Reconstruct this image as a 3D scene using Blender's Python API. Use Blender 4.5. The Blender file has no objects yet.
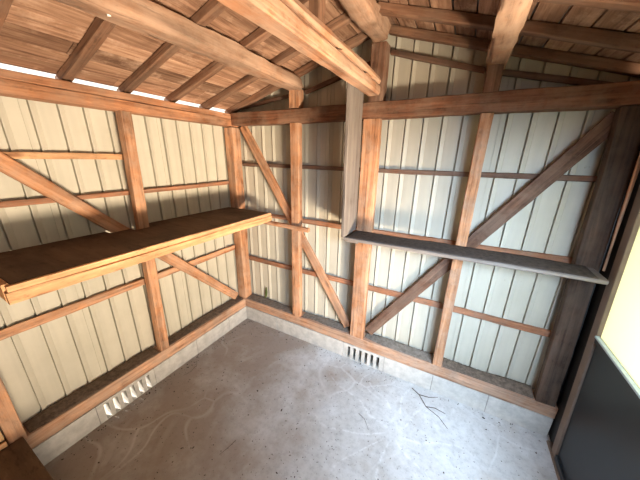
import bpy, bmesh, math, random
from mathutils import Vector, Matrix

C = bpy.context.scene.collection
SC = bpy.context.scene
V = Vector

# ------------------------------------------------------------------ camera
cam_data = bpy.data.cameras.new('camera')
cam_data.sensor_width = 36.0
cam_data.lens = 36.0 * 256.0 / 640.0
cam_data.clip_start = 0.02
cam = bpy.data.objects.new('camera', cam_data)
C.objects.link(cam)
_right = V((0.880, 0.474, 0.019)).normalized()
_down = V((0.163, -0.263, -0.951)).normalized()
_fwd = _right.cross(_down).normalized()
_down = _fwd.cross(_right).normalized()
cam.matrix_world = Matrix((( _right.x, -_down.x, -_fwd.x, 1.8736),
                           ( _right.y, -_down.y, -_fwd.y, -1.8097),
                           ( _right.z, -_down.z, -_fwd.z, 1.75),
                           (0, 0, 0, 1)))
SC.camera = cam

# ------------------------------------------------------------------ light
SUN_ENERGY = 9
w = bpy.data.worlds.new('daylight_sky')
SC.world = w
w.use_nodes = True
wn = w.node_tree.nodes
bg = wn['Background']
_wl = w.node_tree.links
_tc = wn.new('ShaderNodeTexCoord')
_sep = wn.new('ShaderNodeSeparateXYZ')
_rp = wn.new('ShaderNodeValToRGB')
_wl.new(_tc.outputs['Generated'], _sep.inputs[0])
_wl.new(_sep.outputs[2], _rp.inputs['Fac'])
_e = _rp.color_ramp.elements
_e[0].position = 0.0; _e[0].color = (1.0, 0.93, 0.80, 1)       # bright hazy horizon
_e[1].position = 0.55; _e[1].color = (0.20, 0.26, 0.34, 1)     # blue overhead
_m = _e.new(0.26); _m.color = (0.90, 0.86, 0.78, 1)
_m = _e.new(0.36); _m.color = (0.26, 0.31, 0.38, 1)
_wl.new(_rp.outputs['Color'], bg.inputs['Color'])
bg.inputs['Strength'].default_value = 1.3
sun_d = bpy.data.lights.new('sun', 'SUN')
sun_d.energy = SUN_ENERGY
sun_d.angle = math.radians(0.6)
sun_d.color = (1.0, 0.93, 0.82)
sun = bpy.data.objects.new('sun', sun_d)
C.objects.link(sun)
_sd = V((-0.85, -0.30, 0.68)).normalized()          # direction towards the sun
sun.rotation_euler = _sd.to_track_quat('Z', 'Y').to_euler()
sun.location = (0, -6, 8)


def area(name, loc, target, sx, sy, power, col, spread=180):
    d = bpy.data.lights.new(name, 'AREA')
    d.shape = 'RECTANGLE'
    d.size, d.size_y = sx, sy
    d.energy = power
    d.spread = math.radians(spread)
    d.color = col
    o = bpy.data.objects.new(name, d)
    C.objects.link(o)
    o.location = loc
    o.rotation_euler = (V(loc) - V(target)).to_track_quat('Z', 'Y').to_euler()
    return o


# added lamps, spread narrowed, standing in for daylight at the open doorway (right side, nearer than the closed leaf)
area('doorway_warm_fill', (4.10, -1.95, 0.0), (0.75, 0.0, 1.85), 1.1, 0.6, 112, (1.0, 0.82, 0.61), 84)
area('doorway_cool_fill', (2.85, -1.50, 1.70), (2.20, 0.10, 0.55), 1.2, 0.45, 34, (0.57, 0.77, 1.0), 92)

vs = SC.view_settings
SC.display_settings.display_device = 'sRGB'
vs.view_transform = 'Standard'
vs.look = 'None'
vs.gamma = 1.0
vs.use_curve_mapping = False
vs.exposure = 0.45


# ------------------------------------------------------------------ materials
def nt(name):
    m = bpy.data.materials.new(name)
    m.use_nodes = True
    t = m.node_tree
    return m, t, t.nodes['Principled BSDF']


def N(t, kind, **kw):
    n = t.nodes.new(kind)
    for k, v in kw.items():
        if k in n.inputs:
            n.inputs[k].default_value = v
        else:
            setattr(n, k, v)
    return n


def ramp(t, src, stops):
    r = t.nodes.new('ShaderNodeValToRGB')
    cr = r.color_ramp
    while len(cr.elements) < len(stops):
        cr.elements.new(0.5)
    for e, (p, c) in zip(cr.elements, stops):
        e.position = p
        e.color = (c[0], c[1], c[2], 1) if not isinstance(c, (int, float)) else (c, c, c, 1)
    t.links.new(src, r.inputs['Fac'])
    return r.outputs['Color']


def mix(t, fac, a, b, mode='MIX'):
    n = t.nodes.new('ShaderNodeMix')
    n.data_type = 'RGBA'
    n.blend_type = mode
    for sock, val in ((n.inputs[0], fac), (n.inputs[6], a), (n.inputs[7], b)):
        if hasattr(val, 'is_linked') or isinstance(val, bpy.types.NodeSocket):
            t.links.new(val, sock)
        elif isinstance(val, (int, float)):
            sock.default_value = val
        else:
            sock.default_value = (val[0], val[1], val[2], 1)
    return n.outputs[2]


def wood(name, dark, mid, light, grain=1.0, rough=0.75, crack=0.5, bump=0.35, grey=None, greyness=0.0, knots=True):
    """grain runs along the object's own X"""
    m, t, b = nt(name)
    L = t.links
    tc = N(t, 'ShaderNodeTexCoord')
    oi = N(t, 'ShaderNodeObjectInfo')
    off = N(t, 'ShaderNodeVectorMath', operation='SCALE')
    comb = N(t, 'ShaderNodeCombineXYZ')
    L.new(oi.outputs['Random'], comb.inputs[0]); L.new(oi.outputs['Random'], comb.inputs[1]); L.new(oi.outputs['Random'], comb.inputs[2])
    L.new(comb.outputs[0], off.inputs[0]); off.inputs['Scale'].default_value = 37.0
    add = N(t, 'ShaderNodeVectorMath', operation='ADD')
    L.new(tc.outputs['Object'], add.inputs[0]); L.new(off.outputs[0], add.inputs[1])
    mp = N(t, 'ShaderNodeMapping'); mp.inputs['Scale'].default_value = (1.6, 34 * grain, 34 * grain)
    L.new(add.outputs[0], mp.inputs['Vector'])
    n1 = N(t, 'ShaderNodeTexNoise', Scale=1.0, Detail=5.0, Roughness=0.6, Distortion=0.6)
    L.new(mp.outputs[0], n1.inputs['Vector'])
    base = ramp(t, n1.outputs['Fac'], [(0.28, dark), (0.5, mid), (0.72, light)])
    # broad tone variation
    n2 = N(t, 'ShaderNodeTexNoise', Scale=2.6, Detail=3.0, Roughness=0.6)
    L.new(add.outputs[0], n2.inputs['Vector'])
    tone = ramp(t, n2.outputs['Fac'], [(0.3, 0.50), (0.62, 1.18)])
    col = mix(t, 0.8, base, tone, 'MULTIPLY')
    # fine cracks along the grain
    mp2 = N(t, 'ShaderNodeMapping'); mp2.inputs['Scale'].default_value = (2.2, 70 * grain, 70 * grain)
    L.new(add.outputs[0], mp2.inputs['Vector'])
    n3 = N(t, 'ShaderNodeTexNoise', Scale=1.0, Detail=2.0, Roughness=0.5)
    L.new(mp2.outputs[0], n3.inputs['Vector'])
    cr = ramp(t, n3.outputs['Fac'], [(0.30, 1.0), (0.40, 0.0)])
    cf = N(t, 'ShaderNodeMath', operation='MULTIPLY'); L.new(cr, cf.inputs[0]); cf.inputs[1].default_value = crack
    col = mix(t, cf.outputs[0], col, (dark[0] * .3, dark[1] * .3, dark[2] * .3))
    if knots:
        mp3 = N(t, 'ShaderNodeMapping'); mp3.inputs['Scale'].default_value = (3.2, 9, 9)
        L.new(add.outputs[0], mp3.inputs['Vector'])
        vo = N(t, 'ShaderNodeTexVoronoi', Scale=1.0)
        L.new(mp3.outputs[0], vo.inputs['Vector'])
        kn = ramp(t, vo.outputs['Distance'], [(0.08, 1.0), (0.17, 0.0)])
        kf = N(t, 'ShaderNodeMath', operation='MULTIPLY'); L.new(kn, kf.inputs[0]); kf.inputs[1].default_value = 0.75
        col = mix(t, kf.outputs[0], col, (dark[0] * .45, dark[1] * .38, dark[2] * .35))
    # irregular dark flecks and handling marks
    mp5 = N(t, 'ShaderNodeMapping'); mp5.inputs['Scale'].default_value = (14, 42, 42)
    L.new(add.outputs[0], mp5.inputs['Vector'])
    n5 = N(t, 'ShaderNodeTexNoise', Scale=1.0, Detail=4.0, Roughness=0.7)
    L.new(mp5.outputs[0], n5.inputs['Vector'])
    fk = ramp(t, n5.outputs['Fac'], [(.34, .55), (.46, 1.0), (.58, 1.0), (.70, 1.35)])
    col = mix(t, .75, col, fk, 'MULTIPLY')
    # dirt / grey weathering
    n4 = N(t, 'ShaderNodeTexNoise', Scale=7.0, Detail=6.0, Roughness=0.7)
    L.new(add.outputs[0], n4.inputs['Vector'])
    if grey is not None:
        gm = ramp(t, n4.outputs['Fac'], [(0.45 - greyness * .3, 0.0), (0.62 - greyness * .2, 1.0)])
        gf = N(t, 'ShaderNodeMath', operation='MULTIPLY'); L.new(gm, gf.inputs[0]); gf.inputs[1].default_value = min(1, .35 + greyness * .65)
        gcol = mix(t, n1.outputs['Fac'], (grey[0] * .6, grey[1] * .6, grey[2] * .6), (grey[0] * 1.35, grey[1] * 1.35, grey[2] * 1.35))
        col = mix(t, gf.outputs[0], col, gcol)
    L.new(col, b.inputs['Base Color'])
    b.inputs['Roughness'].default_value = rough
    b.inputs['Specular IOR Level'].default_value = 0.25
    bp = N(t, 'ShaderNodeBump', Strength=bump, Distance=0.004)
    sub = N(t, 'ShaderNodeMath', operation='SUBTRACT'); L.new(n1.outputs['Fac'], sub.inputs[0]); L.new(cr, sub.inputs[1])
    L.new(sub.outputs[0], bp.inputs['Height']); L.new(bp.outputs[0], b.inputs['Normal'])
    return m


M = {}
M['stud'] = wood('rough_pine_orange', (.24, .095, .042), (.46, .215, .105), (.64, .345, .195), grey=(.42, .30, .22), greyness=.15)
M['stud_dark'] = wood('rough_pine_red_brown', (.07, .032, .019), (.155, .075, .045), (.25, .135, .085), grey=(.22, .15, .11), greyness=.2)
M['beam'] = wood('old_beam_red_brown', (.07, .028, .014), (.17, .068, .034), (.29, .13, .07), grey=(.24, .16, .11), greyness=.15)
M['beam_pale'] = wood('hewn_beam_pale', (.30, .125, .06), (.46, .225, .12), (.62, .36, .22), grey=(.42, .31, .23), greyness=.25)
M['plate'] = wood('wall_plate_orange', (.18, .07, .032), (.37, .165, .08), (.52, .26, .145), grey=(.34, .23, .16), greyness=.1)
M['log'] = wood('peeled_log_brown', (.17, .083, .048), (.31, .168, .10), (.47, .29, .19), grain=.7, grey=(.36, .25, .18), greyness=.3)
M['rafter'] = wood('rafter_brown', (.08, .037, .02), (.19, .092, .052), (.32, .17, .10), grey=(.20, .13, .09), greyness=.2)
M['post_shaded'] = wood('shade_darkened_post', (.035, .018, .011), (.085, .048, .031), (.15, .092, .062), grey=(.11, .08, .06), greyness=.2)  # brown wood darkened to carry the shade of the upper right corner
M['girt'] = wood('thin_batten_brown', (.20, .075, .035), (.36, .155, .08), (.48, .23, .13), grey=(.26, .18, .13), greyness=.15)
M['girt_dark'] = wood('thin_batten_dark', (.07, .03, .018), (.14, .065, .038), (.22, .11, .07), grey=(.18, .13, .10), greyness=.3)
M['pale'] = wood('fresh_sawn_edge', (.50, .24, .11), (.66, .36, .18), (.78, .48, .27), crack=.25)
M['grey'] = wood('weathered_grey_board', (.10, .075, .058), (.19, .15, .122), (.28, .23, .20), grey=(.19, .16, .14), greyness=.6)
M['sill'] = wood('sill_orange', (.30, .135, .07), (.52, .28, .165), (.68, .42, .28), grey=(.40, .30, .23), greyness=.2)
M['ply'] = wood('plywood_tan', (.48, .28, .13), (.60, .37, .18), (.68, .44, .24), grain=.4, crack=.1, bump=.1)
M['ply_dark'] = wood('dusty_brown_plywood', (.075, .045, .028), (.115, .07, .042), (.15, .095, .058), grain=.35, crack=.1, bump=.15, knots=False)
M['boards'] = None


def roof_boards():
    """sheathing: grain along the boards (local Y), one tone per board by x"""
    m, t, b = nt('roof_sheathing_boards')
    L = t.links
    g = N(t, 'ShaderNodeNewGeometry')
    tc = N(t, 'ShaderNodeTexCoord')
    sep = N(t, 'ShaderNodeSeparateXYZ'); L.new(tc.outputs['Object'], sep.inputs[0])
    rnd = g.outputs['Random Per Island']
    ad = N(t, 'ShaderNodeMath', operation='MULTIPLY'); L.new(rnd, ad.inputs[0]); ad.inputs[1].default_value = 41.0
    cb = N(t, 'ShaderNodeCombineXYZ'); L.new(ad.outputs[0], cb.inputs[2]); L.new(ad.outputs[0], cb.inputs[1])
    av = N(t, 'ShaderNodeVectorMath', operation='ADD'); L.new(tc.outputs['Object'], av.inputs[0]); L.new(cb.outputs[0], av.inputs[1])
    mp = N(t, 'ShaderNodeMapping'); mp.inputs['Scale'].default_value = (26, 2.0, 26); L.new(av.outputs[0], mp.inputs['Vector'])
    n1 = N(t, 'ShaderNodeTexNoise', Scale=1.0, Detail=6.0, Roughness=0.65, Distortion=1.2); L.new(mp.outputs[0], n1.inputs['Vector'])
    col = ramp(t, n1.outputs['Fac'], [(0.28, (.10, .048, .028)), (0.46, (.26, .14, .085)), (0.72, (.46, .28, .18))])
    tone = ramp(t, rnd, [(0.0, 0.48), (1.0, 1.22)])
    col = mix(t, .8, col, tone, 'MULTIPLY')
    n2 = N(t, 'ShaderNodeTexNoise', Scale=5.0, Detail=6.0, Roughness=0.7); L.new(av.outputs[0], n2.inputs['Vector'])
    pale = ramp(t, n2.outputs['Fac'], [(0.52, 0.0), (0.68, 1.0)])
    pf = N(t, 'ShaderNodeMath', operation='MULTIPLY'); L.new(pale, pf.inputs[0]); L.new(n1.outputs['Fac'], pf.inputs[1])
    col = mix(t, pf.outputs[0], col, (.62, .42, .30))
    n3 = N(t, 'ShaderNodeTexNoise', Scale=3.0, Detail=4.0); L.new(av.outputs[0], n3.inputs['Vector'])
    dk = ramp(t, n3.outputs['Fac'], [(0.34, 1.0), (0.46, 0.0)])
    df = N(t, 'ShaderNodeMath', operation='MULTIPLY'); L.new(dk, df.inputs[0]); df.inputs[1].default_value = .45
    col = mix(t, df.outputs[0], col, (.09, .045, .028))
    L.new(col, b.inputs['Base Color']); b.inputs['Roughness'].default_value = .85
    b.inputs['Specular IOR Level'].default_value = .15
    bp = N(t, 'ShaderNodeBump', Strength=.5, Distance=.004); L.new(n1.outputs['Fac'], bp.inputs['Height']); L.new(bp.outputs[0], b.inputs['Normal'])
    return m


M['boards'] = roof_boards()


def siding_mat():
    m, t, b = nt('primed_metal_siding')
    L = t.links
    tc = N(t, 'ShaderNodeTexCoord')
    n = N(t, 'ShaderNodeTexNoise', Scale=2.2, Detail=5.0, Roughness=.65); L.new(tc.outputs['Object'], n.inputs['Vector'])
    col = ramp(t, n.outputs['Fac'], [(.3, (.455, .42, .335)), (.65, (.54, .50, .41))])
    mp = N(t, 'ShaderNodeMapping'); mp.inputs['Scale'].default_value = (24, 24, 1.2); L.new(tc.outputs['Object'], mp.inputs['Vector'])
    n2 = N(t, 'ShaderNodeTexNoise', Scale=1.0, Detail=4.0); L.new(mp.outputs[0], n2.inputs['Vector'])
    st = ramp(t, n2.outputs['Fac'], [(.35, .86), (.6, 1.0)])
    col = mix(t, .6, col, st, 'MULTIPLY')
    n3 = N(t, 'ShaderNodeTexNoise', Scale=14.0, Detail=6.0, Roughness=.8); L.new(tc.outputs['Object'], n3.inputs['Vector'])
    sp = ramp(t, n3.outputs['Fac'], [(.27, 1.0), (.33, 0.0)])
    col = mix(t, sp, col, (.30, .25, .17))
    L.new(col, b.inputs['Base Color'])
    b.inputs['Roughness'].default_value = .5
    b.inputs['Specular IOR Level'].default_value = .35
    return m


M['siding'] = siding_mat()


def floor_mat():
    m, t, b = nt('worn_concrete_floor')
    L = t.links
    tc = N(t, 'ShaderNodeTexCoord')
    O = tc.outputs['Object']
    n = N(t, 'ShaderNodeTexNoise', Scale=1.5, Detail=7.0, Roughness=.65, Distortion=.4); L.new(O, n.inputs['Vector'])
    col = ramp(t, n.outputs['Fac'], [(.3, (.40, .375, .355)), (.5, (.50, .485, .47)), (.68, (.60, .595, .59))])
    n2 = N(t, 'ShaderNodeTexNoise', Scale=22.0, Detail=8.0, Roughness=.75); L.new(O, n2.inputs['Vector'])
    fine = ramp(t, n2.outputs['Fac'], [(.3, .66), (.5, 1.0), (.7, 1.14)])
    col = mix(t, .8, col, fine, 'MULTIPLY')
    # brownish soil film in patches
    n3 = N(t, 'ShaderNodeTexNoise', Scale=2.3, Detail=5.0, Roughness=.6); L.new(O, n3.inputs['Vector'])
    sx = N(t, 'ShaderNodeSeparateXYZ'); L.new(O, sx.inputs[0])
    g1 = N(t, 'ShaderNodeMapRange'); L.new(sx.outputs[0], g1.inputs[0])
    g1.inputs[1].default_value = 1.5; g1.inputs[2].default_value = 0.3; g1.inputs[3].default_value = -.12; g1.inputs[4].default_value = .16
    s3 = N(t, 'ShaderNodeMath', operation='ADD'); L.new(n3.outputs['Fac'], s3.inputs[0]); L.new(g1.outputs[0], s3.inputs[1])
    soil = ramp(t, s3.outputs[0], [(.42, 0.0), (.66, .75)])
    col = mix(t, soil, col, (.30, .235, .185))
    # pale curved scuffs: warped thin rings and rays
    dn = N(t, 'ShaderNodeTexNoise', Scale=2.2, Detail=1.0); L.new(O, dn.inputs['Vector'])
    dsc = N(t, 'ShaderNodeVectorMath', operation='SCALE'); L.new(dn.outputs['Color'], dsc.inputs[0]); dsc.inputs['Scale'].default_value = .35
    wv = N(t, 'ShaderNodeVectorMath', operation='ADD'); L.new(O, wv.inputs[0]); L.new(dsc.outputs[0], wv.inputs[1])
    vo = N(t, 'ShaderNodeTexVoronoi', feature='DISTANCE_TO_EDGE', Scale=1.9); L.new(wv.outputs[0], vo.inputs['Vector'])
    ln = ramp(t, vo.outputs['Distance'], [(.004, .8), (.022, 0.0)])
    wa = N(t, 'ShaderNodeTexWave', wave_type='RINGS', rings_direction='Z', Scale=1.1, Distortion=2.5, Detail=1.0)
    mpw = N(t, 'ShaderNodeMapping'); mpw.inputs['Location'].default_value = (-1.35, .75, 0); L.new(O, mpw.inputs['Vector']); L.new(mpw.outputs[0], wa.inputs['Vector'])
    wl = ramp(t, wa.outputs['Fac'], [(.93, 0.0), (.99, 1.0)])
    both = mix(t, 1.0, ln, mix(t, .75, wl, (0, 0, 0)), 'LIGHTEN')
    sp0 = N(t, 'ShaderNodeVectorMath', operation='SUBTRACT'); L.new(wv.outputs[0], sp0.inputs[0]); sp0.inputs[1].default_value = (1.90, -.25, .17)
    ss = N(t, 'ShaderNodeSeparateXYZ'); L.new(sp0.outputs[0], ss.inputs[0])
    at = N(t, 'ShaderNodeMath', operation='ARCTAN2'); L.new(ss.outputs[1], at.inputs[0]); L.new(ss.outputs[0], at.inputs[1])
    a5 = N(t, 'ShaderNodeMath', operation='MULTIPLY'); L.new(at.outputs[0], a5.inputs[0]); a5.inputs[1].default_value = 4.5
    si = N(t, 'ShaderNodeMath', operation='SINE'); L.new(a5.outputs[0], si.inputs[0])
    ab = N(t, 'ShaderNodeMath', operation='ABSOLUTE'); L.new(si.outputs[0], ab.inputs[0])
    cxy = N(t, 'ShaderNodeCombineXYZ'); L.new(ss.outputs[0], cxy.inputs[0]); L.new(ss.outputs[1], cxy.inputs[1])
    le = N(t, 'ShaderNodeVectorMath', operation='LENGTH'); L.new(cxy.outputs[0], le.inputs[0])
    wr = N(t, 'ShaderNodeMath', operation='MULTIPLY'); L.new(ab.outputs[0], wr.inputs[0]); L.new(le.outputs['Value'], wr.inputs[1])
    rl = ramp(t, wr.outputs[0], [(.008, 1.0), (.055, 0.0)])
    rf = ramp(t, le.outputs['Value'], [(.05, 0.0), (.13, .50), (.34, .40), (.60, 0.0)])
    rays = mix(t, 1.0, rl, rf, 'MULTIPLY')
    brk = ramp(t, n2.outputs['Fac'], [(.42, .15), (.58, 1.0)])
    rays = mix(t, 1.0, rays, brk, 'MULTIPLY')
    mk = N(t, 'ShaderNodeTexNoise', Scale=1.7, Detail=2.0); mpm = N(t, 'ShaderNodeMapping'); mpm.inputs['Location'].default_value = (4, 7, 0)
    L.new(O, mpm.inputs['Vector']); L.new(mpm.outputs[0], mk.inputs['Vector'])
    mm = ramp(t, mk.outputs['Fac'], [(.44, 0.0), (.66, .42)])
    sc = mix(t, 1.0, both, mm, 'MULTIPLY')
    col = mix(t, sc, col, (.74, .74, .74))
    col = mix(t, rays, col, (.78, .78, .78))
    # dark specks
    n5 = N(t, 'ShaderNodeTexNoise', Scale=60.0, Detail=3.0); L.new(O, n5.inputs['Vector'])
    sp = ramp(t, n5.outputs['Fac'], [(.29, .75), (.35, 0.0)])
    col = mix(t, sp, col, (.10, .08, .065))
    L.new(col, b.inputs['Base Color'])
    b.inputs['Roughness'].default_value = .62
    b.inputs['Specular IOR Level'].default_value = .4
    bp = N(t, 'ShaderNodeBump', Strength=.25, Distance=.003); L.new(n2.outputs['Fac'], bp.inputs['Height']); L.new(bp.outputs[0], b.inputs['Normal'])
    return m


M['floor'] = floor_mat()


def plain(name, col, rough=.7, metal=0.0, var=.15, scale=12.0, bump=.2):
    m, t, b = nt(name)
    tc = N(t, 'ShaderNodeTexCoord')
    n = N(t, 'ShaderNodeTexNoise', Scale=scale, Detail=5.0, Roughness=.65)
    t.links.new(tc.outputs['Object'], n.inputs['Vector'])
    lo = tuple(c * (1 - var) for c in col); hi = tuple(min(1, c * (1 + var)) for c in col)
    t.links.new(ramp(t, n.outputs['Fac'], [(.3, lo), (.7, hi)]), b.inputs['Base Color'])
    b.inputs['Roughness'].default_value = rough
    b.inputs['Metallic'].default_value = metal
    b.inputs['Specular IOR Level'].default_value = .3
    bp = N(t, 'ShaderNodeBump', Strength=bump, Distance=.003)
    t.links.new(n.outputs['Fac'], bp.inputs['Height']); t.links.new(bp.outputs[0], b.inputs['Normal'])
    return m


M['block'] = plain('concrete_block', (.50, .475, .44), .9, var=.2, scale=16, bump=.5)
M['mortar'] = plain('mortar_grey', (.30, .28, .26), .95, var=.2)
M['dirt'] = plain('brown_dust', (.145, .105, .078), 1.0, var=.45, scale=45, bump=1.0)
M['dirt_grey'] = plain('grey_dust', (.20, .165, .135), 1.0, var=.4, scale=45, bump=1.0)
M['dirt_dark'] = plain('dark_dust', (.062, .046, .036), 1.0, var=.5, scale=45, bump=1.0)
M['debris'] = plain('dark_crumbs', (.07, .05, .038), 1.0, var=.4)
M['twig'] = plain('dry_twig', (.12, .09, .07), .9, var=.3)
M['iron'] = plain('rusty_iron', (.06, .035, .025), .6, .6, var=.4)
M['white'] = plain('white_porcelain', (.80, .79, .75), .35, var=.05)
M['door_frame'] = plain('taupe_aluminium', (.20, .15, .118), .5, .2, var=.12)
M['door_dark'] = plain('charcoal_door_panel', (.017, .020, .024), .42, .0, var=.1, scale=5, bump=.05)
M['bead'] = plain('pale_glazing_bead', (.50, .62, .66), .4, var=.05)
M['black'] = plain('black_rubber_and_shade', (.012, .012, .012), .6)  # rubber seal; also painted on the door recess as its shade
M['ground'] = plain('outdoor_gravel', (.55, .47, .37), 1.0, var=.15, scale=6)
M['grass'] = plain('outdoor_grass', (.22, .30, .06), 1.0, var=.4, scale=9)
M['roof'] = plain('roof_sheet', (.20, .18, .16), .6)
M['leaf'] = plain('dull_green_leaf', (.07, .10, .03), .7, var=.3)


def glass_mat():
    m, t, b = nt('frosted_glass')
    t.nodes.remove(b)
    tr = N(t, 'ShaderNodeBsdfTranslucent'); tr.inputs['Color'].default_value = (.56, .57, .43, 1)
    gl = N(t, 'ShaderNodeBsdfGlossy', Roughness=.3); gl.inputs['Color'].default_value = (.9, .9, .9, 1)
    mx = N(t, 'ShaderNodeMixShader'); mx.inputs[0].default_value = .06
    t.links.new(tr.outputs[0], mx.inputs[1]); t.links.new(gl.outputs[0], mx.inputs[2])
    t.links.new(mx.outputs[0], t.nodes['Material Output'].inputs['Surface'])
    return m


M['glass'] = glass_mat()


# ------------------------------------------------------------------ builders
def finish(o, me, smooth_angle=None):
    if smooth_angle is not None:
        for p in me.polygons:
            p.use_smooth = True
        me.set_sharp_from_angle(angle=math.radians(smooth_angle))


def link(name, me, mat, parent=None):
    o = bpy.data.objects.new(name, me)
    C.objects.link(o)
    if mat is not None:
        me.materials.append(mat)
    if parent is not None:
        o.parent = parent
    return o


def props(o, label=None, cat=None, group=None, kind=None):
    if label: o['label'] = label
    if cat: o['category'] = cat
    if group: o['group'] = group
    if kind: o['kind'] = kind
    return o


def add_box(bm, x0, x1, y0, y1, z0, z1):
    vs_ = [bm.verts.new(p) for p in ((x0, y0, z0), (x1, y0, z0), (x1, y1, z0), (x0, y1, z0),
                                     (x0, y0, z1), (x1, y0, z1), (x1, y1, z1), (x0, y1, z1))]
    for f in ((0, 3, 2, 1), (4, 5, 6, 7), (0, 1, 5, 4), (1, 2, 6, 5), (2, 3, 7, 6), (3, 0, 4, 7)):
        bm.faces.new([vs_[i] for i in f])


def box_obj(name, x0, x1, y0, y1, z0, z1, mat, parent=None, bevel=0.0):
    """box whose object origin sits at its centre"""
    c = V(((x0 + x1) / 2, (y0 + y1) / 2, (z0 + z1) / 2))
    bm = bmesh.new()
    add_box(bm, x0 - c.x, x1 - c.x, y0 - c.y, y1 - c.y, z0 - c.z, z1 - c.z)
    if bevel:
        bmesh.ops.bevel(bm, geom=list(bm.edges), offset=bevel, segments=1, affect='EDGES')
    me = bpy.data.meshes.new(name)
    bm.to_mesh(me); bm.free()
    o = link(name, me, mat, parent)
    o.location = c
    return o


_seed = [7]


def timber(name, a, b, wy, wz, mat, label=None, cat=None, group=None, kind=None, up=(0, 0, 1),
           chamfer=0.004, wob=0.0015, sections=8, log=False, parent=None, taper=1.0, profile=None):
    """a sawn or hewn member from a to b. local X = length, Z = nearest to up."""
    _seed[0] += 1
    rnd = random.Random(_seed[0])
    a, b = V(a), V(b)
    X = (b - a).normalized()
    U = V(up)
    Y = U.cross(X).normalized()
    Z = X.cross(Y).normalized()
    L = (b - a).length
    n = max(3, int(L / 0.07))
    if profile is None:
        c = chamfer
        if log:
            k = 12
            profile = [(math.copysign(abs(math.cos(q)) ** .45, math.cos(q)) * wy / 2,
                        math.copysign(abs(math.sin(q)) ** .45, math.sin(q)) * wz / 2)
                       for q in (2 * math.pi * (i + .5) / k for i in range(k))]
        else:
            h, v = wy / 2, wz / 2
            profile = [(-h + c, -v), (h - c, -v), (h, -v + c), (h, v - c), (h - c, v), (-h + c, v), (-h, v - c), (-h, -v + c)]
    k = len(profile)
    ph = [[rnd.uniform(0, 6.28) for _ in range(3)] for _ in range(k)]
    fr = [rnd.uniform(3, 7), rnd.uniform(9, 16), rnd.uniform(25, 40)]
    bx, bz = rnd.uniform(0, 6.28), rnd.uniform(0, 6.28)
    amp = wob * (3.0 if log else 1.0)
    bm = bmesh.new()
    rings = []
    for i in range(n + 1):
        s = i / n
        xx = -L / 2 + L * s
        sc = 1 + (taper - 1) * s
        ring = []
        for j, (py, pz) in enumerate(profile):
            d = amp * (math.sin(fr[0] * xx + ph[j][0]) + .6 * math.sin(fr[1] * xx + ph[j][1]) + .4 * math.sin(fr[2] * xx + ph[j][2]))
            r = math.hypot(py, pz) or 1
            cx = amp * 1.2 * math.sin(2.1 * xx + bx)
            cz = amp * 1.2 * math.sin(2.4 * xx + bz)
            ring.append(bm.verts.new((xx, py * sc * (1 + d / r) + cx, pz * sc * (1 + d / r) + cz)))
        rings.append(ring)
    for r0, r1 in zip(rings, rings[1:]):
        for j in range(k):
            bm.faces.new((r0[j], r0[(j + 1) % k], r1[(j + 1) % k], r1[j]))
    bm.faces.new(rings[0][::-1]); bm.faces.new(rings[-1])
    bmesh.ops.recalc_face_normals(bm, faces=bm.faces)
    me = bpy.data.meshes.new(name)
    bm.to_mesh(me); bm.free()
    o = link(name, me, mat)
    c = (a + b) / 2
    mw = Matrix(((X.x, Y.x, Z.x, c.x), (X.y, Y.y, Z.y, c.y), (X.z, Y.z, Z.z, c.z), (0, 0, 0, 1)))
    if parent is not None:
        o.parent = parent
        o.matrix_local = parent.matrix_world.inverted() @ mw if False else mw
    else:
        o.matrix_world = mw
    finish(o, me, 50 if log else 30)
    props(o, label, cat, group, kind)
    return o


# ------------------------------------------------------------------ structure
YF = -3.3          # front wall
XR = 2.66          # right door line

bm = bmesh.new(); add_box(bm, -0.02, 2.82, YF, 0.02, -0.12, 0.0)
me = bpy.data.meshes.new('floor'); bm.to_mesh(me); bm.free()
props(link('floor', me, M['floor']), kind='structure')

bm = bmesh.new(); add_box(bm, -.3, 3.2, .135, .8, -0.13, .10)  # added dark bank, stands in for the shade behind the back vents
me = bpy.data.meshes.new('vent_shade_bank'); bm.to_mesh(me); bm.free()
props(link('vent_shade_bank', me, M['dirt']), kind='structure')
bm = bmesh.new(); add_box(bm, -14, 16, -16, 14, -0.22, -0.125)
me = bpy.data.meshes.new('ground'); bm.to_mesh(me); bm.free()
props(link('ground', me, M['ground']), kind='structure')


def siding(name, u0, u1, zfun, wall):
    """trapezoid-rib metal sheet. u runs left to right as seen from inside; depth away from room."""
    P = .1135
    prof = []
    extra = {5: .083, 11: .083}
    k = -3 if wall == 'back' else -31
    base = 0.122 if wall == 'back' else 0.009 - 0.0
    while base + k * P < u1 + P:
        s = base + k * P
        prof += [(s - .0058, 0.0), (s - .0052, .016), (s + .0028, .016), (s + .0035, -.0085), (s + .006, -.0088), (s + .027, -.0012), (s + .0285, .0006), (s + .031, 0.0)]
        if (wall == 'left' and k in (-6, -12)) or (wall == 'back' and k in (6, 16)):
            prof += [(s + .078, 0.0), (s + .0785, .003), (s + .082, .003), (s + .083, 0.0)]
        k += 1
    prof = [p for p in prof if u0 <= p[0] <= u1]
    bm = bmesh.new()
    rows = []
    for (u, d) in prof:
        z0, z1 = .20, zfun(u)
        col = []
        for q in range(2):
            z = z0 if q == 0 else z1
            if wall == 'back':
                col.append(bm.verts.new((u, .128 + d, z)))
            else:
                col.append(bm.verts.new((-.128 - d, u, z)))
        rows.append(col)
    for a_, b_ in zip(rows, rows[1:]):
        bm.faces.new((a_[0], b_[0], b_[1], a_[1]))
    me = bpy.data.meshes.new(name)
    bm.to_mesh(me); bm.free()
    o = link(name, me, M['siding'])
    md = o.modifiers.new('thickness', 'SOLIDIFY')
    md.thickness = .0012; md.offset = 0
    props(o, kind='structure')
    return o


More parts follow.
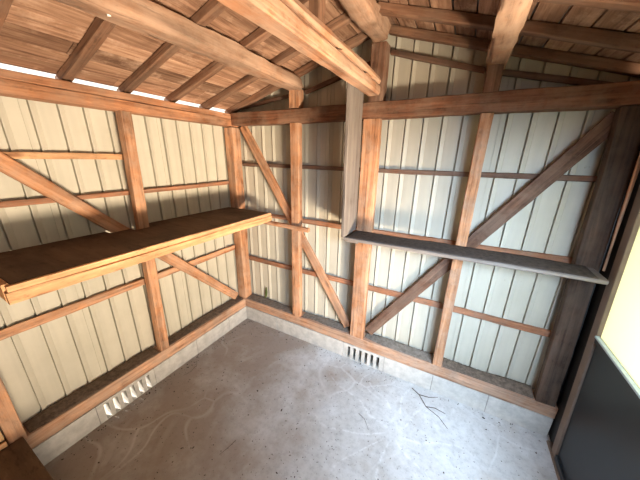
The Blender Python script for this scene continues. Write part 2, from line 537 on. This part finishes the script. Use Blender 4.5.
roofz = lambda x: 2.165 + .3 * x if x < 1.27 else 2.165 + .3 * 1.27 - .3 * (x - 1.27)
siding('wall_back', -.125, 2.80, lambda x: roofz(x) - .004, 'back')
siding('wall_left', YF, .125, lambda y: 2.09, 'left')
o = box_obj('wall_front', -.13, 2.8, YF - .05, YF, 0, 2.6, M['siding']); props(o, kind='structure')


# curb of concrete blocks with vent slots
def curb(name, along, start, joints, end, vent):
    """blocks between joints; vent = (joint index) block that has six slots"""
    root = bpy.data.objects.new(name, None)
    C.objects.link(root); props(root, kind='structure')
    pts = [start] + joints + [end]
    for i, (a_, b_) in enumerate(zip(pts, pts[1:])):
        a2, b2 = min(a_, b_) + .002, max(a_, b_) - .002
        bm = bmesh.new()
        if i == vent:
            n, sw = 6, .028
            pitch = .0535
            s0 = (a2 + b2) / 2 - pitch * 2.5
            edges = [a2]
            for k in range(n):
                edges += [s0 + pitch * k - sw / 2, s0 + pitch * k + sw / 2]
            edges.append(b2)
            for k in range(0, len(edges), 2):
                segs = [(edges[k], edges[k + 1])]
                for (e0, e1) in segs:
                    if along == 'x': add_box(bm, e0, e1, .0, .075, .008, .130)
                    else: add_box(bm, -.075, 0, e0, e1, .008, .130)
            if along == 'x':
                add_box(bm, a2, b2, .0, .11, .130, .153); add_box(bm, a2, b2, 0, .075, -.1, .008)
            else:
                add_box(bm, -.11, 0, a2, b2, .130, .153); add_box(bm, -.075, 0, a2, b2, -.1, .008)
        else:
            if along == 'x': add_box(bm, a2, b2, .0, .11, -.1, .153)
            else: add_box(bm, -.11, 0, a2, b2, -.1, .153)
            bmesh.ops.bevel(bm, geom=list(bm.edges), offset=.002, segments=1, affect='EDGES')
        me = bpy.data.meshes.new('vent_block' if i == vent else 'concrete_block')
        bm.to_mesh(me); bm.free()
        link('vent_block' if i == vent else 'concrete_block', me, M['block'], root)
    # mortar bed behind the joints
    bm = bmesh.new()
    for j in joints:
        if along == 'x': add_box(bm, j - .0022, j + .0022, .003, .10, -.1, .15)
        else: add_box(bm, -.10, -.003, j - .0022, j + .0022, -.1, .15)
    me = bpy.data.meshes.new('mortar_joint'); bm.to_mesh(me); bm.free()
    link('mortar_joint', me, M['mortar'], root)


curb('baseboard_back', 'x', -.11, [.42, .80, 1.175, 1.55, 1.93, 2.30], 2.66, 3)
curb('baseboard_left', 'y', 0, [-.25, -.63, -1.01, -1.385, -1.76, -2.14, -2.52, -2.9], YF, 3)


# roof sheathing: one mesh of boards per slope
def sheathing(name, x0, x1, rising):
    bm = bmesh.new()
    rnd = random.Random(5 if rising else 9)
    P = .108
    sl = math.hypot(1, .3)
    n = int(abs(x1 - x0) * sl / P) + 1
    for i in range(n):
        s0 = i * P; s1 = min(s0 + P - 0.008 - rnd.random() * .004, abs(x1 - x0) * sl)
        if s1 <= s0: continue
        cuts = [YF - .1] + sorted(rnd.uniform(YF + .3, -.1) for _ in range(1)) + [.22]
        for c0, c1 in zip(cuts, cuts[1:]):
            dz = rnd.uniform(0, .004)
            vsn = []
            for (s, up) in ((s0, 0), (s1, 0), (s1, .012), (s0, .012)):
                x = x0 + (s / sl) * (1 if x1 > x0 else -1)
                z = roofz(x) + up + dz
                vsn.append((x, z))
            v0 = [bm.verts.new((x, c0 + .001, z)) for x, z in vsn]
            v1 = [bm.verts.new((x, c1 - .001, z)) for x, z in vsn]
            for j in range(4):
                bm.faces.new((v0[j], v0[(j + 1) % 4], v1[(j + 1) % 4], v1[j]))
            bm.faces.new(v0[::-1]); bm.faces.new(v1)
    bmesh.ops.recalc_face_normals(bm, faces=bm.faces)
    me = bpy.data.meshes.new(name); bm.to_mesh(me); bm.free()
    o = link(name, me, M['boards'])
    props(o, kind='structure')
    # roofing sheet above
    bm = bmesh.new()
    p = [(x0, YF - .12), (x1, YF - .12), (x1, .26), (x0, .26)]
    lo = [bm.verts.new((x, y, roofz(x) + .018)) for x, y in p]
    hi = [bm.verts.new((x, y, roofz(x) + .030)) for x, y in p]
    bm.faces.new(lo); bm.faces.new(hi[::-1])
    for j in range(4):
        bm.faces.new((lo[j], lo[(j + 1) % 4], hi[(j + 1) % 4], hi[j]))
    bmesh.ops.recalc_face_normals(bm, faces=bm.faces)
    me = bpy.data.meshes.new('roofing_sheet'); bm.to_mesh(me); bm.free()
    link('roofing_sheet', me, M['roof'], o)


sheathing('ceiling', -.102, 1.268, True)
sheathing('ceiling_right', 2.95, 1.272, False)

# ------------------------------------------------------------------ sills, plates, tie beam
timber('sill_beam', (-.10, .055, .2035), (2.66, .055, .2035), .11, .093, M['sill'],
       'orange timber sill lying on the concrete blocks along the back wall', 'sill beam')
timber('sill_beam', (-.055, YF, .2035), (-.055, -.002, .2035), .11, .093, M['sill'],
       'orange timber sill lying on the concrete blocks along the left wall under the deep shelf', 'sill beam')

timber('tie_beam', (.002, .05, 2.05), (2.72, .05, 2.05), .10, .10, M['beam'],
       'dark red-brown horizontal tie beam crossing the whole back wall below the gable', 'beam', wob=.002)
pl = bpy.data.objects.new('wall_plate', None); C.objects.link(pl); pl.location = (-.05, -1.5, 2.0)
props(pl, 'long orange-brown double wall plate running along the top of the left wall', 'beam')


def part_timber(name, parent, a, b, *args, **kw):
    o = timber(name, a, b, *args, **kw)
    mw = o.matrix_world.copy()
    o.parent = parent
    o.matrix_parent_inverse = Matrix.Identity(4)
    o.matrix_local = Matrix.Translation(-parent.location) @ mw
    return o


part_timber('lower_timber', pl, (-.05, YF, 2.0245), (-.05, .10, 2.0245), .10, .062, M['plate'])
part_timber('upper_timber', pl, (-.053, YF, 2.0765), (-.053, .10, 2.0765), .10, .040, M['plate'])

# ------------------------------------------------------------------ posts and studs
SILL = .251


def post(name, x0, x1, z0, z1, mat, label, y0=0.0, y1=.06, cat='post', group=None, dx=0.0, **kw):
    xc = (x0 + x1) / 2
    return timber(name, (xc, (y0 + y1) / 2, z0), (xc + dx, (y0 + y1) / 2, z1), (x1 - x0), (y1 - y0), mat, label, cat, group,
                  up=(0, 1, 0), **kw)


post('corner_post', -.10, .0, SILL, 1.985, M['stud'], 'orange square post standing in the corner where the left and back walls meet', y0=.0, y1=.10)
post('wall_stud', .622, .70, SILL, 1.998, M['stud'], 'slender orange stud on the back wall between the corner and the centre post', cat='stud')
post('centre_post', 1.228, 1.345, SILL, 1.998, M['stud'], 'wide rough orange post in the middle of the back wall, grey board at its left', y0=0, y1=.058)
post('wall_stud', 1.912, 1.975, SILL, 1.998, M['stud'], 'splintered orange stud on the back wall right of the centre post, behind the grey shelf', cat='stud')
post('door_post', 2.545, 2.645, SILL, 1.998, M['post_shaded'], 'broad brown post with shade painted into its wood at the right end of the back wall beside the glazed door', y0=0, y1=.058, dx=-.075)


def lpost(name, y0, y1, z0, z1, mat, label, x0=-.06, x1=0.0, cat='stud', dy=0.0, **kw):
    yc = (y0 + y1) / 2
    return timber(name, ((x0 + x1) / 2, yc, z0), ((x0 + x1) / 2, yc + dy, z1), (y1 - y0), (x1 - x0), mat, label, cat,
                  up=(1, 0, 0), **kw)


lpost('wall_stud', -.932, -.868, SILL, 1.992, M['stud'], 'orange stud in the middle of the left wall, crossed by the deep brown shelf', dy=.052)
lpost('wall_stud', -1.735, -1.67, SILL, 1.992, M['stud'], 'orange stud cut by the left edge of the photo, beside the tan plywood', x0=-.09)
lpost('wall_stud', -2.75, -2.66, SILL, 1.992, M['stud'], 'orange stud on the left wall nearest the front of the shed', x0=-.09)

# gable struts on the tie beam
post('gable_strut', .615, .70, 2.101, 2.232, M['stud'], 'short orange block post carrying the left roof purlin on the tie beam', y0=0, y1=.08, cat='strut')
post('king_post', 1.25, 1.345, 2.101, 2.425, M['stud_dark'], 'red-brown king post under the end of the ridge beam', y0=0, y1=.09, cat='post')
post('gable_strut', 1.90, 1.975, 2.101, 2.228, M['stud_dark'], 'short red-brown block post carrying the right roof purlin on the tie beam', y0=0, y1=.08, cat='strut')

# ------------------------------------------------------------------ roof timbers
timber('roof_purlin', (.655, YF, 2.268), (.655, .030, 2.268), .125, .092, M['log'],
       'thick weathered brown purlin crossing under the rafters of the left roof slope', 'purlin', log=True, wob=.002)
timber('ridge_beam', (1.293, YF, 2.47), (1.293, .005, 2.47), .10, .088, M['log'],
       'round-edged brown ridge beam at the peak of the roof', 'beam', log=True, wob=.003)
timber('roof_purlin', (1.935, YF, 2.262), (1.935, .115, 2.262), .095, .070, M['log'],
       'brown log purlin under the right roof slope, above the splintered stud', 'purlin', log=True, wob=.002)

prof_low = [(-.035, -.028), (.030, -.030), (.036, -.024), (.036, .029), (-.034, .030), (-.045, .018), (-.045, -.015)]
cb = timber('cross_beam', (1.283, YF, 2.16), (1.283, -.004, 2.16), .09, .06, M['beam_pale'],
            'lower, orange of the two stacked beams running overhead from the centre post', 'beam', profile=prof_low, wob=.002)
prof_up = [(-.035, -.017), (.030, -.017), (.032, -.010), (.024, .012), (.010, .022), (-.03, .024), (-.042, .0)]
ub = timber('cross_beam', (1.286, YF, 2.211), (1.286, -.004, 2.211), .09, .04, M['beam_pale'],
            'upper, paler of the two stacked beams overhead, pinned with iron staples', 'beam', profile=prof_up, wob=.002)


def staple(y):
    bm = bmesh.new()
    r = .0028
    pts = [(1.3185, y - .036, 2.187), (1.3235, y - .034, 2.187), (1.3240, y + .0, 2.1955), (1.3235, y + .034, 2.204), (1.314, y + .036, 2.204)]
    rings = []
    for i, p in enumerate(pts):
        rings.append([bm.verts.new((p[0] + r * math.cos(q), p[1], p[2] + r * math.sin(q))) for q in (0, 1.57, 3.14, 4.71)])
    for a_, b_ in zip(rings, rings[1:]):
        for j in range(4):
            bm.faces.new((a_[j], a_[(j + 1) % 4], b_[(j + 1) % 4], b_[j]))
    bm.faces.new(rings[0][::-1]); bm.faces.new(rings[-1])
    for v in bm.verts:
        v.co -= ub.location
    me = bpy.data.meshes.new('iron_staple')
    for v in bm.verts:
        v.co = ub.matrix_world.to_3x3().inverted() @ v.co
    bm.to_mesh(me); bm.free()
    link('iron_staple', me, M['iron'], ub)


bpy.context.view_layer.update()
staple(-.62); staple(-.27)

timber('roof_strut', (1.272, -.745, 2.235), (1.272, -.745, 2.427), .05, .05, M['rafter'],
       'upright brown strut standing on the stacked beams and reaching the ridge', 'strut', up=(0, 1, 0))

# rafters (both slopes), 45 x 42
RZ = 2.120
rw, rh = .046, .043
ra = math.atan(.3)
names_l = ['at the back gable', 'second from the back gable', 'third from the back gable', 'fourth from the back gable',
           'fifth from the back gable', 'sixth from the back gable', 'seventh from the back gable', 'eighth from the back gable',
           'ninth from the back gable', 'tenth from the back gable', 'eleventh from the back gable', 'twelfth from the back gable']
ys = [.060, -.205, -.497, -.797, -1.085, -1.37, -1.66, -1.95, -2.24, -2.53, -2.82, -3.11]
for i, y in enumerate(ys):
    zc = RZ + rh / 2 / math.cos(ra)
    if y > -1.55:
        la = 'dark brown rafter on the left roof slope, ' + names_l[i]
        lb = 'dark brown rafter on the right roof slope, ' + names_l[i]
    else:
        la = 'dark brown rafter over the front of the shed, left slope, ' + names_l[i]
        lb = 'dark brown rafter over the front of the shed, right slope, ' + names_l[i]
    timber('rafter', (-.11, y, zc - .3 * .11), (1.243, y, zc + .3 * 1.243), rw, rh, M['rafter'], la, 'rafter', 'rafters of the left slope', wob=.001)
    timber('rafter', (2.88, y, zc + .3 * (2.54 - 2.88)), (1.345, y, zc + .3 * (2.54 - 1.345)), rw, rh, M['rafter'], lb, 'rafter', 'rafters of the right slope', wob=.001)

# ------------------------------------------------------------------ braces
timber('diagonal_brace', (.060, .0755, 1.998), (1.185, .0755, .285), .078, .028, M['stud'],
       'brown diagonal brace falling from the corner post to the foot of the centre post', 'brace', up=(0, 1, 0))
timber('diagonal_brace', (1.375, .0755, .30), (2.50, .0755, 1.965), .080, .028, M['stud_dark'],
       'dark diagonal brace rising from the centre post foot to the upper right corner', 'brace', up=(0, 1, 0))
timber('diagonal_brace', (-.0755, -1.66, 2.05 - .09), (-.0755, -.062, .293), .078, .028, M['stud'],
       'orange diagonal brace on the left wall running down behind the deep shelf to the corner', 'brace', up=(1, 0, 0))

# ------------------------------------------------------------------ girts
def gback(z, h, x0, x1, mat, label, z1=None, y0=.0915, y1=.1135):
    return timber('wall_batten', (x0, (y0 + y1) / 2, z), (x1, (y0 + y1) / 2, z if z1 is None else z1), y1 - y0, h, mat, label, 'batten')


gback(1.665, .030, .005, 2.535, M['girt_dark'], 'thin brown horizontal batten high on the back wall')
gback(1.200, .040, .005, 2.535, M['girt'], 'orange horizontal batten halfway up the back wall at the height of the shelves')
gback(.705, .045, .005, 2.535, M['girt'], 'orange horizontal batten low on the back wall above the sill')
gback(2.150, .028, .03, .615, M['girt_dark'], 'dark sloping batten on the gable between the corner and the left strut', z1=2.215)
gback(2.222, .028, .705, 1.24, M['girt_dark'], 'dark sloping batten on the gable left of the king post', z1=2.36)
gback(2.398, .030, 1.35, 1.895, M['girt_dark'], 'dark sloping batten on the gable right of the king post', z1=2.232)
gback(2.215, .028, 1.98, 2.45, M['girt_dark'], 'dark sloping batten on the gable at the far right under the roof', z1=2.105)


def gleft(z, h, y0, y1, mat, label, x0=-.1135, x1=-.0915, dz=0.0):
    return timber('wall_batten', ((x0 + x1) / 2, y0, z), ((x0 + x1) / 2, y1, z + dz), x1 - x0, h, mat, label, 'batten')


gleft(1.728, .032, YF, -.868, M['pale'], 'pale orange horizontal batten high on the left wall, left of the middle stud')
gleft(1.495, .030, YF, -.005, M['girt'], 'thin brown horizontal batten on the left wall a hand above the shelf')
gleft(.835, .052, YF, -.005, M['stud'], 'thick orange horizontal batten on the left wall below the shelf')

# ------------------------------------------------------------------ left deep shelf
sh = bpy.data.objects.new('wall_shelf', None); C.objects.link(sh); sh.location = (.15, -.8, 1.18)
props(sh, 'deep brown plywood shelf with pale edges along the left wall', 'shelf')


def part_box(name, parent, *args, **kw):
    o = box_obj(name, *args, **kw)
    l = o.location.copy()
    o.parent = parent
    o.location = l - parent.location
    return o


part_box('shelf_board', sh, .002, .392, -1.59, -.006, 1.248, 1.258, M['ply_dark'])
part_box('back_strip', sh, -.118, .0015, -.862, -.006, 1.248, 1.258, M['ply_dark'])
part_box('back_strip', sh, -.118, .0015, -1.59, -1.055, 1.248, 1.258, M['ply_dark'])
part_box('back_strip', sh, -.055, .0015, -1.054, -.935, 1.248, 1.258, M['ply_dark'])
part_timber('upper_edging', sh, (.402, -1.605, 1.241), (.402, -.008, 1.248), .018, .026, M['pale'], wob=.0006, chamfer=.002)
part_timber('front_rail', sh, (.400, -1.612, 1.205), (.400, -.010, 1.210), .034, .046, M['pale'], wob=.001)
part_timber('end_rail', sh, (.01, -1.603, 1.222), (.392, -1.603, 1.222), .022, .078, M['pale'], wob=.001)
part_timber('bearer', sh, (.006, -.35, 1.225), (.380, -.35, 1.225), .035, .038, M['stud'])
part_timber('bearer', sh, (.006, -.95, 1.225), (.380, -.95, 1.225), .035, .038, M['stud'])
timber('shelf_ledger', (.004, -.0175, 1.172), (.815, -.0175, 1.160), .032, .034, M['pale'] if False else M['stud'],
       'short orange ledger nailed across the slender stud, holding the far end of the deep shelf', 'ledger')

# ------------------------------------------------------------------ grey shelf and board
timber('shelf_plank', (1.205, -.1015, 1.200), (2.575, -.0865, 1.200), .190, .022, M['grey'],
       'weathered grey plank shelf on the back wall from the centre post to the door post', 'shelf', wob=.0015)
timber('hanging_board', (1.212, -.118, 1.225), (1.212, -.128, 2.20), .235, .024, M['grey'],
       'upright weathered grey board standing out from the left side of the centre post', 'board', up=(1, 0, 0), wob=.001)
timber('shelf_bracket', (1.215, -.16, 1.178), (1.30, -.16, 1.178), .028, .022, M['grey'],
       'small grey wood block under the left end of the grey plank shelf', 'bracket', log=True)
timber('shelf_bracket', (2.445, -.02, 1.168), (2.545, -.02, 1.168), .035, .038, M['stud'],
       'small brown wood block under the right end of the grey plank shelf', 'bracket')
timber('knob', (2.49, -.105, 1.182), (2.49, -.065, 1.180), .030, .013, M['white'],
       'small white knob under the right end of the grey plank shelf', 'knob', log=True, wob=.0003)

# ------------------------------------------------------------------ right wall and door
TILT = .045


def tl(x, z):
    return x - TILT * z


door = bpy.data.objects.new('door_1', None); C.objects.link(door)
door.location = (2.66, 0, 0.0); door.rotation_euler = (0, -math.atan(TILT), 0)
props(door, kind='structure')


def dbox(name, x0, x1, y0, y1, z0, z1, mat, bevel=.002):
    o = box_obj(name, x0 - 2.66, x1 - 2.66, y0, y1, z0, z1, mat, bevel=bevel)
    o.parent = door
    return o


DY0 = -.82
dbox('door_stile', 2.655, 2.695, -.165, -.105, .02, 1.99, M['door_frame'])
dbox('door_stile', 2.655, 2.695, DY0, DY0 + .06, .02, 1.99, M['door_frame'])
dbox('door_rail', 2.655, 2.695, DY0 + .06, -.165, 1.93, 1.99, M['door_frame'])
dbox('door_rail', 2.655, 2.695, DY0 + .06, -.165, .02, .06, M['door_dark'])
dbox('door_rail', 2.655, 2.695, DY0 + .06, -.165, .865, .895, M['door_dark'])
dbox('lower_panel', 2.665, 2.685, DY0 + .06, -.165, .06, .865, M['door_dark'])
dbox('glazing_bead', 2.650, 2.668, DY0 + .06, -.165, .895, .907, M['bead'])
dbox('glass_pane', 2.673, 2.677, DY0 + .06, -.165, .900, 1.93, M['glass'], bevel=0)
dbox('door_seal', 2.665, 2.69, -.104, -.088, .02, 1.99, M['black'])

# jamb behind the door: recess shade painted black, thin wood strip kept only where lit
o = timber('door_jamb', (2.597, -.052, 1.22), (2.650 - TILT * 1.97, -.052, 1.99), .012, .016, M['stud'], up=(0, 1, 0), kind='structure')
o.name = 'trim_1'
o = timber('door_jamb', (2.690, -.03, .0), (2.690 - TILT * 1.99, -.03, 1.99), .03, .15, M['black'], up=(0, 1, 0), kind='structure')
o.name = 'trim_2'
o = timber('door_header', (2.575, YF, 2.05), (2.575, -.10, 2.05), .10, .10, M['beam'], 
           kind='structure')
o.name = 'trim_3'
o = box_obj('trim_5', 2.585, 2.72, .100, .118, .155, 2.0, M['black']); props(o, kind='structure')  # black filler added to hide a bright sliver behind the post
# threshold / track on the floor
o = timber('door_track', (2.672, -2.9, .008), (2.672, -.04, .008), .05, .014, M['door_frame'], kind='structure')
o.name = 'trim_4'
# wall behind the door jamb up to the siding corner
bm = bmesh.new(); add_box(bm, 2.70, 2.73, -.03, .13, .0, 2.12)
me = bpy.data.meshes.new('wall_right'); bm.to_mesh(me); bm.free()
props(link('wall_right', me, M['siding']), kind='structure')
bm = bmesh.new(); add_box(bm, 2.70, 2.73, YF, -2.95, .0, 2.12)
me = bpy.data.meshes.new('wall_right_front'); bm.to_mesh(me); bm.free()
props(link('wall_right_front', me, M['siding']), kind='structure')

# ------------------------------------------------------------------ low box in the near left corner
bx = bpy.data.objects.new('storage_box', None); C.objects.link(bx); bx.location = (.33, -2.05, 0)
props(bx, 'low wooden box with a dark brown top in the near left corner of the floor', 'box')
part_box('lid', bx, .006, .66, -2.42, -1.688, .258, .278, M['ply_dark'], bevel=.003)
part_box('side_panel', bx, .02, .64, -2.40, -1.705, .0, .258, M['ply_dark'], bevel=.003)

o = box_obj('plywood_sheet', -.012, -.002, -2.65, -1.742, .315, 1.16, M['ply'], bevel=.001)
props(o, 'tan plywood sheet on the left wall at the lower left edge of the photo', 'plywood sheet')
o = timber('plywood_rail', (.006, -2.65, .297), (.006, -1.742, .297), .022, .028, M['pale'],
           'pale wood strip along the foot of the tan plywood sheet', 'strip')


# ------------------------------------------------------------------ dust, debris, twigs
def dust(name, x0, x1, y0, y1, z, h, mat, label, seed, nx=90, ny=8, avoid=()):
    rnd = random.Random(seed)
    bm = bmesh.new()
    grid = []
    long_x = (x1 - x0) > (y1 - y0)
    if not long_x: nx, ny = ny, nx
    ph = [rnd.uniform(0, 9) for _ in range(8)]
    for i in range(nx + 1):
        row = []
        for j in range(ny + 1):
            x = x0 + (x1 - x0) * i / nx; y = y0 + (y1 - y0) * j / ny
            s = (x if long_x else y)
            hh = h * (.55 + .25 * math.sin(5 * s + ph[0]) + .2 * math.sin(13 * s + ph[1]) + .2 * rnd.random())
            t_ = j / ny if long_x else 1 - i / nx
            hh *= .15 + .85 * min(1, t_ * 1.2)
            row.append(bm.verts.new((x, y, z + max(hh, .0005))))
        grid.append(row)
    for i in range(nx):
        for j in range(ny):
            bm.faces.new((grid[i][j], grid[i + 1][j], grid[i + 1][j + 1], grid[i][j + 1]))
    r = bmesh.ops.extrude_face_region(bm, geom=list(bm.faces))
    for v in [g for g in r['geom'] if isinstance(g, bmesh.types.BMVert)]:
        v.co.z = z
    bmesh.ops.recalc_face_normals(bm, faces=bm.faces)
    me = bpy.data.meshes.new(name); bm.to_mesh(me); bm.free()
    o = link(name, me, mat)
    for p in me.polygons: p.use_smooth = True
    props(o, label, 'dust', kind='stuff')


dust('dust', 1.225, 2.54, -.186, -.004, 1.2150, .008, M['dirt_dark'], 'dark dust covering the top of the grey plank shelf', 9)
dust('dust', .005, .615, .012, .112, .2495, .014, M['dirt_grey'], 'grey-brown dust on the back sill near the corner', 3)
dust('dust', .71, 1.222, .012, .112, .2495, .012, M['dirt_grey'], 'grey dust on the back sill between slender stud and centre post', 4)
dust('dust', 1.352, 1.905, .012, .112, .2495, .014, M['dirt_grey'], 'grey dust on the back sill right of the centre post', 5)
dust('dust', 1.982, 2.535, .012, .112, .2495, .018, M['dirt'], 'dark dust heap on the back sill beside the door post', 6)
dust('dust', -.112, -.014, -.862, -.012, .2495, .016, M['dirt'], 'brown dust on the left sill between middle stud and corner', 7)
dust('dust', -.112, -.008, -1.662, -.940, .2495, .020, M['dirt'], 'dark brown dust on the left sill left of the middle stud', 8)


def crumbs():
    rnd = random.Random(11)
    bm = bmesh.new()
    for k in range(700):
        if rnd.random() < .45:
            if rnd.random() < .5: x, y = rnd.uniform(.03, 2.55), -abs(rnd.gauss(0, .05)) - .01
            else: x, y = abs(rnd.gauss(0, .05)) + .01, rnd.uniform(-1.6, -.02)
        else:
            x, y = rnd.uniform(.05, 2.6), rnd.uniform(-1.7, -.03)
        if 1.75 < x < 2.12 and -.30 < y < -.03: continue
        r = rnd.choice((.0015, .002, .0025, .0025, .004, 0.006 if rnd.random() < .12 else .003))
        m4 = Matrix.Translation((x, y, r * .35)) @ Matrix.Rotation(rnd.uniform(0, 3), 4, 'Z') @ Matrix.Diagonal((r * rnd.uniform(.7, 2.2), r, r * .5, 1))
        bmesh.ops.create_icosphere(bm, subdivisions=1, radius=1, matrix=m4)
    me = bpy.data.meshes.new('debris'); bm.to_mesh(me); bm.free()
    props(link('debris', me, M['debris']), 'dark crumbs of leaf and wood scattered over the concrete floor', 'debris', kind='stuff')


crumbs()


def twig(pts, r, label, branches=()):
    bm = bmesh.new()
    for path in (pts,) + tuple(branches):
        rings = []
        for i, p in enumerate(path):
            rr = r * (1 - .6 * i / (len(path) - 1))
            a_ = V(path[max(0, i - 1)]); b_ = V(path[min(len(path) - 1, i + 1)])
            d = (b_ - a_).normalized(); s = d.cross(V((0, 0, 1))).normalized(); u = s.cross(d)
            rings.append([bm.verts.new(V(p) + s * rr * math.cos(q) + u * rr * math.sin(q)) for q in (0, 1.26, 2.51, 3.77, 5.03)])
        for a_, b_ in zip(rings, rings[1:]):
            for j in range(5):
                bm.faces.new((a_[j], a_[(j + 1) % 5], b_[(j + 1) % 5], b_[j]))
        bm.faces.new(rings[0][::-1]); bm.faces.new(rings[-1])
    me = bpy.data.meshes.new('twig'); bm.to_mesh(me); bm.free()
    props(link('twig', me, M['twig']), label, 'twig')


twig([(1.80, -.05, .004), (1.86, -.09, .008), (1.92, -.17, .006), (2.01, -.21, .006), (2.07, -.27, .004)], .0035,
     'forked dry twig on the floor near the back curb, right of the vent block',
     ([(1.86, -.09, .008), (1.93, -.08, .010), (1.99, -.045, .008)], [(1.92, -.17, .006), (1.98, -.15, .006), (2.05, -.16, .005)]))
twig([(.07, -.70, .003), (.11, -.73, .006), (.13, -.80, .006), (.11, -.86, .004)], .0018, 'thin curved dry stem on the floor near the left curb')
twig([(.87, -1.02, .003), (.86, -1.08, .004), (.845, -1.13, .003)], .0018, 'thin straight stem lying in the middle of the open floor')
twig([(1.50, -.46, .003), (1.55, -.48, .004), (1.60, -.54, .003)], .0018, 'short curved twig on the pale part of the floor')

# dull green leaf caught on the sill near the corner
bm = bmesh.new()
n = 10
L0, R0 = [], []
for i in range(n + 1):
    s = i / n
    wdt = .016 * math.sin(math.pi * min(1, s * .93 + .04)) ** .8
    x, z, y = .196 + .010 * math.sin(2 * s), .262 + .135 * s, .100 + .010 * s
    L0.append(bm.verts.new((x - wdt, y + .003, z))); R0.append((bm.verts.new((x, y - .003, z)), bm.verts.new((x + wdt, y + .003, z))))
for i in range(n):
    bm.faces.new((L0[i], R0[i][0], R0[i + 1][0], L0[i + 1]))
    bm.faces.new((R0[i][0], R0[i][1], R0[i + 1][1], R0[i + 1][0]))
me = bpy.data.meshes.new('leaf'); bm.to_mesh(me); bm.free()
o = link('leaf', me, M['leaf']); md = o.modifiers.new('t', 'SOLIDIFY'); md.thickness = .0015
props(o, 'dull green pointed leaf standing against the siding near the corner', 'leaf')

# white porcelain knob on the left purlin
bm = bmesh.new()
bmesh.ops.create_cone(bm, cap_ends=True, segments=14, radius1=.011, radius2=.008, depth=.02, matrix=Matrix.Translation((0, 0, 0)))
bmesh.ops.create_cone(bm, cap_ends=True, segments=14, radius1=.006, radius2=.006, depth=.03, matrix=Matrix.Translation((0, 0, .008)))
me = bpy.data.meshes.new('insulator_knob'); bm.to_mesh(me); bm.free()
o = link('insulator_knob', me, M['white']); o.location = (.665, -1.185, 2.222); o.rotation_euler = (.3, .2, 0); o.scale = (.6, .6, .6)
props(o, 'small white porcelain knob fixed under the left roof purlin', 'knob')
